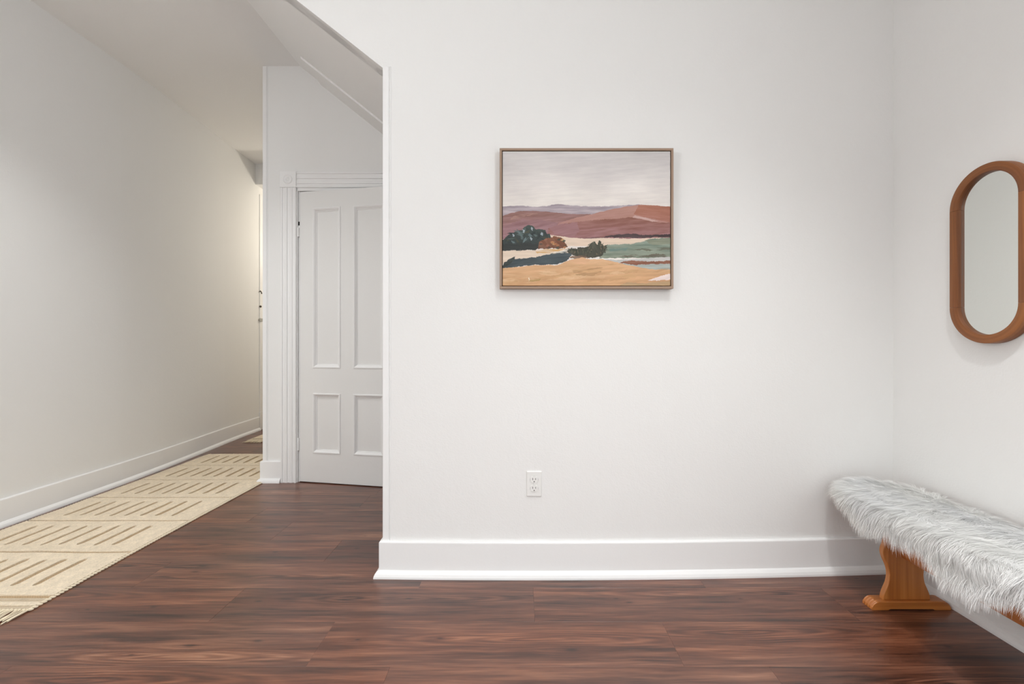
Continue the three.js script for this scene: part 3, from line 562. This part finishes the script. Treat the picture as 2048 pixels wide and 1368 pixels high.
// ---------------------------------------------------------------- fur throw on the bench
{
  const g = group('fur_throw', [1.55, SEAT.y, -1.43]);
  tag(g, 'long-haired white fur throw draped over the bench seat', 'throw');
  const O = g.position;
  // how low the hide hangs over the bench's front edge, against the distance from the camera
  const hem = [[0.86, 0.39], [0.95, 0.34], [1.05, 0.30], [1.15, 0.33], [1.246, 0.372], [1.317, 0.335], [1.38, 0.305], [1.44, 0.305], [1.50, 0.322], [1.54, 0.352], [1.58, 0.372], [1.644, 0.358], [1.725, 0.36], [1.80, 0.338], [1.87, 0.350], [1.93, 0.378], [1.98, 0.41], [2.03, 0.434], [2.06, 0.44]];
  const hemY = (d) => { for (let i = 0; i < hem.length - 1; i++) if (d <= hem[i + 1][0]) return lerp(hem[i][1], hem[i + 1][1], sm(hem[i][0], hem[i + 1][0], d)); return hem[hem.length - 1][1]; };
  const D0 = 0.86, D1 = 2.034, yT = SEAT.y + 0.010, xB = 1.712, xF = 1.388, rad = 0.032;
  // a point of the skin: a runs along the bench, b from the back edge (0) over the front edge to the hem (1)
  function skin(a, b) {
    const d = lerp(D0, D1, a), endT = sm(0.90, 1.0, a), xb = lerp(xB, 1.66, endT * endT), xf = xF + 0.03 * endT * endT, y0 = yT + 0.012 * fbm(d * 4, b * 3, 2, 2);
    const flat = xb - xf - rad, arcL = rad * Math.PI / 2, drop = Math.max(0, y0 - rad - hemY(d)), tot = flat + arcL + drop; let s = b * tot;
    if (s < flat) return [xb - s, y0 + 0.010 * Math.sin(Math.PI * s / flat), d];
    s -= flat;
    if (s < arcL) { const t = s / rad; return [xf + rad - rad * Math.sin(t), y0 - rad + rad * Math.cos(t), d]; }
    s -= arcL; return [xf - 0.10 * s, y0 - rad - s, d];
  }
  const at = (a, b) => { const p = skin(a, b); return new THREE.Vector3(p[0] - O.x, p[1] - O.y, -p[2] - O.z); };
  const NA = 90, NB = 44, pos = [], idx = [];
  for (let i = 0; i <= NA; i++) for (let j = 0; j <= NB; j++) { const p = at(i / NA, j / NB); pos.push(p.x, p.y, p.z); }
  for (let i = 0; i < NA; i++) for (let j = 0; j < NB; j++) { const k = i * (NB + 1) + j; idx.push(k, k + 1, k + NB + 2, k, k + NB + 2, k + NB + 1); }
  // thickness: the same sheet again, pushed in
  const sg = new THREE.BufferGeometry(); sg.setAttribute('position', new THREE.Float32BufferAttribute(pos, 3)); sg.setIndex(idx); sg.computeVertexNormals();
  const nn = sg.attributes.normal, flip = nn.getY(20 * (NB + 1) + 5) < 0 ? -1 : 1, nv = pos.length / 3, pos2 = pos.slice(), idx2 = [];
  for (let i = 0; i < nv; i++) pos2.push(pos[i * 3] - flip * nn.getX(i) * 0.004, pos[i * 3 + 1] - flip * nn.getY(i) * 0.004, pos[i * 3 + 2] - flip * nn.getZ(i) * 0.004);
  for (let i = 0; i < idx.length; i += 3) { idx2.push(idx[i], idx[i + 1], idx[i + 2], idx[i] + nv, idx[i + 2] + nv, idx[i + 1] + nv); }
  const rim = []; for (let j = 0; j < NB; j++) rim.push([j, j + 1]); for (let i = 0; i < NA; i++) rim.push([i * (NB + 1) + NB, (i + 1) * (NB + 1) + NB]); for (let j = NB; j > 0; j--) rim.push([NA * (NB + 1) + j, NA * (NB + 1) + j - 1]); for (let i = NA; i > 0; i--) rim.push([i * (NB + 1), (i - 1) * (NB + 1)]);
  for (const [p, q] of rim) idx2.push(p, p + nv, q + nv, p, q + nv, q);
  const hg = new THREE.BufferGeometry(); hg.setAttribute('position', new THREE.Float32BufferAttribute(pos2, 3)); hg.setIndex(idx2); hg.computeVertexNormals();
  mesh('hide', hg, new THREE.MeshStandardMaterial({ color: 0xfbf9f5, roughness: 1 }), g);

  // hair: tufts of curved, tapering ribbons; local y off the skin, local x the way the hair is combed
  const furM = new THREE.MeshPhysicalMaterial({ color: 0xffffff, roughness: 1, sheen: 1, sheenColor: 0xffffff, sheenRoughness: 0.5, side: THREE.DoubleSide });
  function tuft(n, spread, len, lift, tip) {
    const P = [], I = [], NN = [];
    for (let k = 0; k < n; k++) {
      const bx = rr(-spread, spread), bz = rr(-spread, spread), L = len * rr(0.7, 1.15), w = rr(0.00035, 0.0006), tw = rr(-0.2, 0.2), nx = rr(-0.25, 0.1), nz = rr(-0.3, 0.3), li = lift * rr(0.75, 1.2), side = rr(-0.10, 0.10) + (tip - bz / spread * 0.5) * 0.10, S = 5, base = P.length / 3, q2 = Math.hypot(nx, 1, nz);
      for (let i = 0; i <= S; i++) {
        const t = i / S, x = bx * (1 - 0.5 * t) + L * (0.25 * t + 0.72 * t * t * 0.9), y = L * li * (1.7 * t - 1.05 * t * t), z = bz * (1 - 0.7 * t) + side * L * t + 0.06 * L * Math.sin(t * 3 + k), ww = w * (1 - 0.85 * t * t);
        P.push(x, y - Math.sin(tw) * ww * 0.6, z - Math.cos(tw) * ww, x, y + Math.sin(tw) * ww * 0.6, z + Math.cos(tw) * ww);
        NN.push(nx / q2, 1 / q2, nz / q2, nx / q2, 1 / q2, nz / q2);
      }
      for (let i = 0; i < S; i++) { const q = base + i * 2; I.push(q, q + 1, q + 3, q, q + 3, q + 2); }
    }
    const ge = new THREE.BufferGeometry(); ge.setAttribute('position', new THREE.Float32BufferAttribute(P, 3)); ge.setAttribute('normal', new THREE.Float32BufferAttribute(NN, 3)); ge.setIndex(I); return ge;
  }
  const variants = Array.from({ length: 6 }, (_, i) => tuft(6, 0.0065, 0.058, 0.10 + 0.03 * (i % 3), (i % 2) * 1.4 - 0.7));
  const COUNT = 22000, lists = variants.map(() => []), colors = variants.map(() => []);
  const X = new THREE.Vector3(), Y = new THREE.Vector3(), Z = new THREE.Vector3(), m4 = new THREE.Matrix4(), down = new THREE.Vector3(0, -1, 0);
  for (let i = 0; i < COUNT; i++) {
    const a = rnd(), b = rnd(), e = 0.004, p = at(a, b), pa = at(Math.min(1, a + e), b).sub(at(Math.max(0, a - e), b)), pb = at(a, Math.min(1, b + e)).sub(at(a, Math.max(0, b - e)));
    Y.crossVectors(pa, pb).normalize(); if (Y.y < -0.2 || (Math.abs(Y.y) < 0.2 && Y.x > 0)) Y.negate();
    const d = lerp(D0, D1, a), away = sm(0.86, 1.0, a), n1 = fbm(d * 7, b * 5, 1, 2), n2 = fbm(d * 16, b * 11, 5, 2);
    let ang = -0.25 + 1.5 * n1 + 1.3 * n2;                       // around the outward direction
    X.copy(pb).normalize().multiplyScalar(b < 0.10 ? lerp(-0.5, 1, sm(0, 0.16, b)) : 1);
    const along = pa.normalize().multiplyScalar(1);
    X.multiplyScalar(Math.cos(ang)).addScaledVector(along, Math.sin(ang) * 0.9 + 1.6 * away - 1.2 * sm(0.1, 0.0, a));
    if (b > 0.6) X.addScaledVector(down, 0.5 * sm(0.6, 1, b));
    X.addScaledVector(Y, -X.dot(Y)).normalize(); Z.crossVectors(X, Y);
    const s = rr(0.75, 1.15) * (1 + 0.5 * n2) * lerp(0.78, 1, sm(0.0, 0.25, b)), lift = rr(0.8, 1.2) * (1 + 0.4 * n1) * (rnd() < 0.12 ? 2.2 : 1) * (1 + 1.1 * sm(0.82, 1, b) + 0.9 * sm(0.93, 1, a) + 1.2 * sm(0.08, 0, b));
    m4.makeBasis(X.clone().multiplyScalar(s), Y.clone().multiplyScalar(s * clamp(lift, 0.45, 3.2)), Z.clone().multiplyScalar(s)).setPosition(p);
    const v = Math.floor(rnd() * variants.length); lists[v].push(m4.clone());
    const c = 0.965 + 0.033 * rnd(), warm = clamp(0.5 + 1.4 * fbm(d * 3, b * 3, 9, 2)); colors[v].push(new THREE.Color(c, c * (1 - 0.012 * warm), c * (1 - 0.05 * warm)));
  }
  variants.forEach((ge, v) => {
    const im = new THREE.InstancedMesh(ge, furM, lists[v].length); im.name = 'hair'; im.userData.kind = 'stuff'; im.castShadow = im.receiveShadow = true;
    lists[v].forEach((m, i) => { im.setMatrixAt(i, m); im.setColorAt(i, colors[v][i]); }); g.add(im);
  });
}

// ---------------------------------------------------------------- hall runners
{
  const pileTex = dataTex(512, 512, (x, y) => { const s = 0.5 * nA(x, y) + 0.5 * nB(x, y), f = nC(x, y), v = 0.86 + 0.10 * s + 0.08 * f; return [246 * v, 229 * v, 203 * v]; }); pileTex.repeat.set(2.2, 2.2);
  const pileBump = dataTex(512, 512, (x, y) => { const v = 255 * (0.3 * nB(x, y) + 0.4 * nC(x, y) + 0.3 * (0.5 + 0.5 * Math.sin(y / 512 * Math.PI * 2 * 90))); return [v, v, v]; }, { srgb: false }); pileBump.repeat.set(2.2, 2.2);
  const jute = dataTex(512, 512, (x, y) => { const s = 0.5 + 0.5 * Math.sin((x + y) / 512 * Math.PI * 2 * 40), q = 0.5 + 0.5 * Math.sin(y / 512 * Math.PI * 2 * 80), v = 0.72 + 0.24 * s * q + 0.08 * nC(x, y); return [222 * v, 190 * v, 148 * v]; }); jute.repeat.set(2.4, 2.4);
  const pileM = new THREE.MeshStandardMaterial({ map: pileTex, bumpMap: pileBump, bumpScale: 0.0025, roughness: 1 });
  const juteM = new THREE.MeshStandardMaterial({ map: jute, bumpMap: jute, bumpScale: 0.0012, roughness: 1 });
  const cordM = new THREE.MeshStandardMaterial({ color: 0xebddc2, roughness: 1 }), darkCord = new THREE.MeshStandardMaterial({ color: 0x8a6a48, roughness: 1 });
  const W = 0.95, LEN = 2.50, F = 0.094;          // body from F to F + ... along the hall, seen from the near end
  const wob = (x, z) => 0.006 * Math.sin(z * 3.3 + 0.6) + 0.003 * N3(x * 2, z * 9, 4);
  const deform = (geo) => { const p = geo.attributes.position; for (let i = 0; i < p.count; i++) { const x = p.getX(i), y = p.getY(i), z = p.getZ(i); p.setXYZ(i, x + wob(x, z), y * (1 + 0.2 * N3(x * 6, z * 6, 8)), z + 0.004 * N3(x * 4, z * 2, 6)); } geo.computeVertexNormals(); return geo; };
  const flat = (shape, y0, h, bev) => new THREE.ExtrudeGeometry(shape, { depth: Math.max(0.0005, h - bev), bevelEnabled: true, bevelSize: bev, bevelOffset: -bev, bevelThickness: bev, bevelSegments: 2, curveSegments: 6 }).translate(0, 0, 0).rotateX(-Math.PI / 2).translate(0, y0, 0);
  const band = (z0, z1, slots) => { // z0..z1 measured from the near end away from the viewer (shape y = +z away)
    const pts = [], st = 24; for (let i = 0; i <= st; i++) pts.push([lerp(-W / 2, W / 2, i / st), z0]); for (let i = 1; i < 8; i++) pts.push([W / 2, lerp(z0, z1, i / 8)]); for (let i = 0; i <= st; i++) pts.push([lerp(W / 2, -W / 2, i / st), z1]); for (let i = 1; i < 8; i++) pts.push([-W / 2, lerp(z1, z0, i / 8)]);
    const s = new THREE.Shape(pts.map((p) => new THREE.Vector2(...p)));
    for (const [x, a, b, w] of slots) { const q = []; const e = w / 2; for (const [dx, t] of [[-e, 0.06], [-e * 0.4, 0], [e * 0.5, 0.01], [e, 0.08], [e * 1.05, 0.3], [e, 0.5], [e, 0.7], [e * 0.95, 0.93], [e * 0.3, 1], [-e * 0.6, 0.99], [-e, 0.92], [-e * 0.95, 0.7], [-e * 1.05, 0.5], [-e, 0.3]]) q.push(new THREE.Vector2(x + dx + rr(-0.0012, 0.0012), lerp(a, b, t))); s.holes.push(new THREE.Path(q.reverse())); }
    return s;
  };
  function runner(label, pos) {
    const g = group('runner_rug', pos); tag(g, label, 'rug');
    const rect = (x0, x1, z0, z1) => { const p = [], n = 60; for (let i = 0; i <= n; i++) p.push([x1, lerp(z0, z1, i / n)]); for (let i = 0; i <= n; i++) p.push([x0, lerp(z1, z0, i / n)]); return new THREE.Shape(p.map((q) => new THREE.Vector2(...q))); };
    mesh('woven_base', boxUV(deform(flat(rect(-W / 2 + 0.006, W / 2 - 0.006, F - 0.006, LEN), 0.0006, 0.004, 0.001))), juteM, g);
    const P0 = F + 0.088, PITCH = 0.394;
    for (let k = 0; k < 6; k++) {
      const z0 = P0 + k * PITCH + 0.009, z1 = P0 + (k + 1) * PITCH - 0.009, slots = [];
      for (let i = 0; i < 8; i++) slots.push([0.317 - i * 0.0935 + rr(-0.003, 0.003), z0 + 0.066 + rr(-0.005, 0.005), z1 - 0.062 + rr(-0.006, 0.006), 0.025 + rr(-0.003, 0.003)]);
      mesh('pile_band', boxUV(deform(flat(band(z0, z1, slots), 0.003, 0.0095, 0.0022))), pileM, g);
    }
    for (const [a, b] of [[F + 0.016, F + 0.020], [F + 0.024, F + 0.050], [F + 0.054, F + 0.0575], [F + 0.061, F + 0.0645], [F + 0.068, F + 0.0715], [F + 0.075, F + 0.079], [F, F + 0.004], [F + 0.008, F + 0.012]]) mesh('flat_stripe', boxUV(deform(flat(band(a, b, []), 0.003, b - a > 0.01 ? 0.007 : 0.0045, 0.001))), pileM, g);
    mesh('flat_stripe', boxUV(deform(flat(band(P0 + 6 * PITCH - 0.002, LEN, []), 0.003, 0.006, 0.001))), pileM, g);
    // overcast edges
    const st = [], loops = []; for (const s of [1, -1]) for (let z = F; z < LEN; z += 0.0175) { st.push(new THREE.SphereGeometry(0.0066, 8, 6).scale(1.8, 0.75, 0.66).rotateY(0.45 * s).translate(s * (W / 2 + 0.004), 0.0062, -z)); }
    mesh('edge_binding', deform(merge(st)), cordM, g).userData.kind = 'stuff';
    // fringe
    const fr = [], curl = (x, z, dir, len) => { const a = rr(-0.4, 0.4), pts = []; for (let i = 0; i <= 4; i++) { const t = i / 4; pts.push(new THREE.Vector3(x + a * 0.03 * t + 0.004 * Math.sin(t * 5 + x * 40), 0.005 + 0.003 * Math.sin(t * 3) - 0.002 * t, -(z + dir * len * t))); } return new THREE.TubeGeometry(new THREE.CatmullRomCurve3(pts), 5, rr(0.0022, 0.0034), 5, false); };
    for (let x = -W / 2 + 0.004; x < W / 2; x += 0.0085) { fr.push(curl(x, F + 0.004, -1, rr(0.075, 0.098))); if (rnd() < 0.9) fr.push(curl(x, LEN - 0.004, 1, rr(0.05, 0.075))); }
    for (let x = -W / 2 + 0.006; x < W / 2; x += 0.016) fr.push(new THREE.SphereGeometry(0.0062, 7, 5).translate(x, 0.006, -(LEN + 0.004)), new THREE.SphereGeometry(0.0058, 7, 5).translate(x, 0.006, -(F - 0.004)));
    mesh('fringe', merge(fr), cordM, g).userData.kind = 'stuff';
    return g;
  }
  runner('long cream runner rug with rows of tan dashes, nearer of the two along the hall', [-2.425, 0, -1.712]);
  runner('farther cream rug in the hall, only a small corner showing past the white wall', [-2.42, 0, -4.745]);
}

renderer.render(scene, camera);
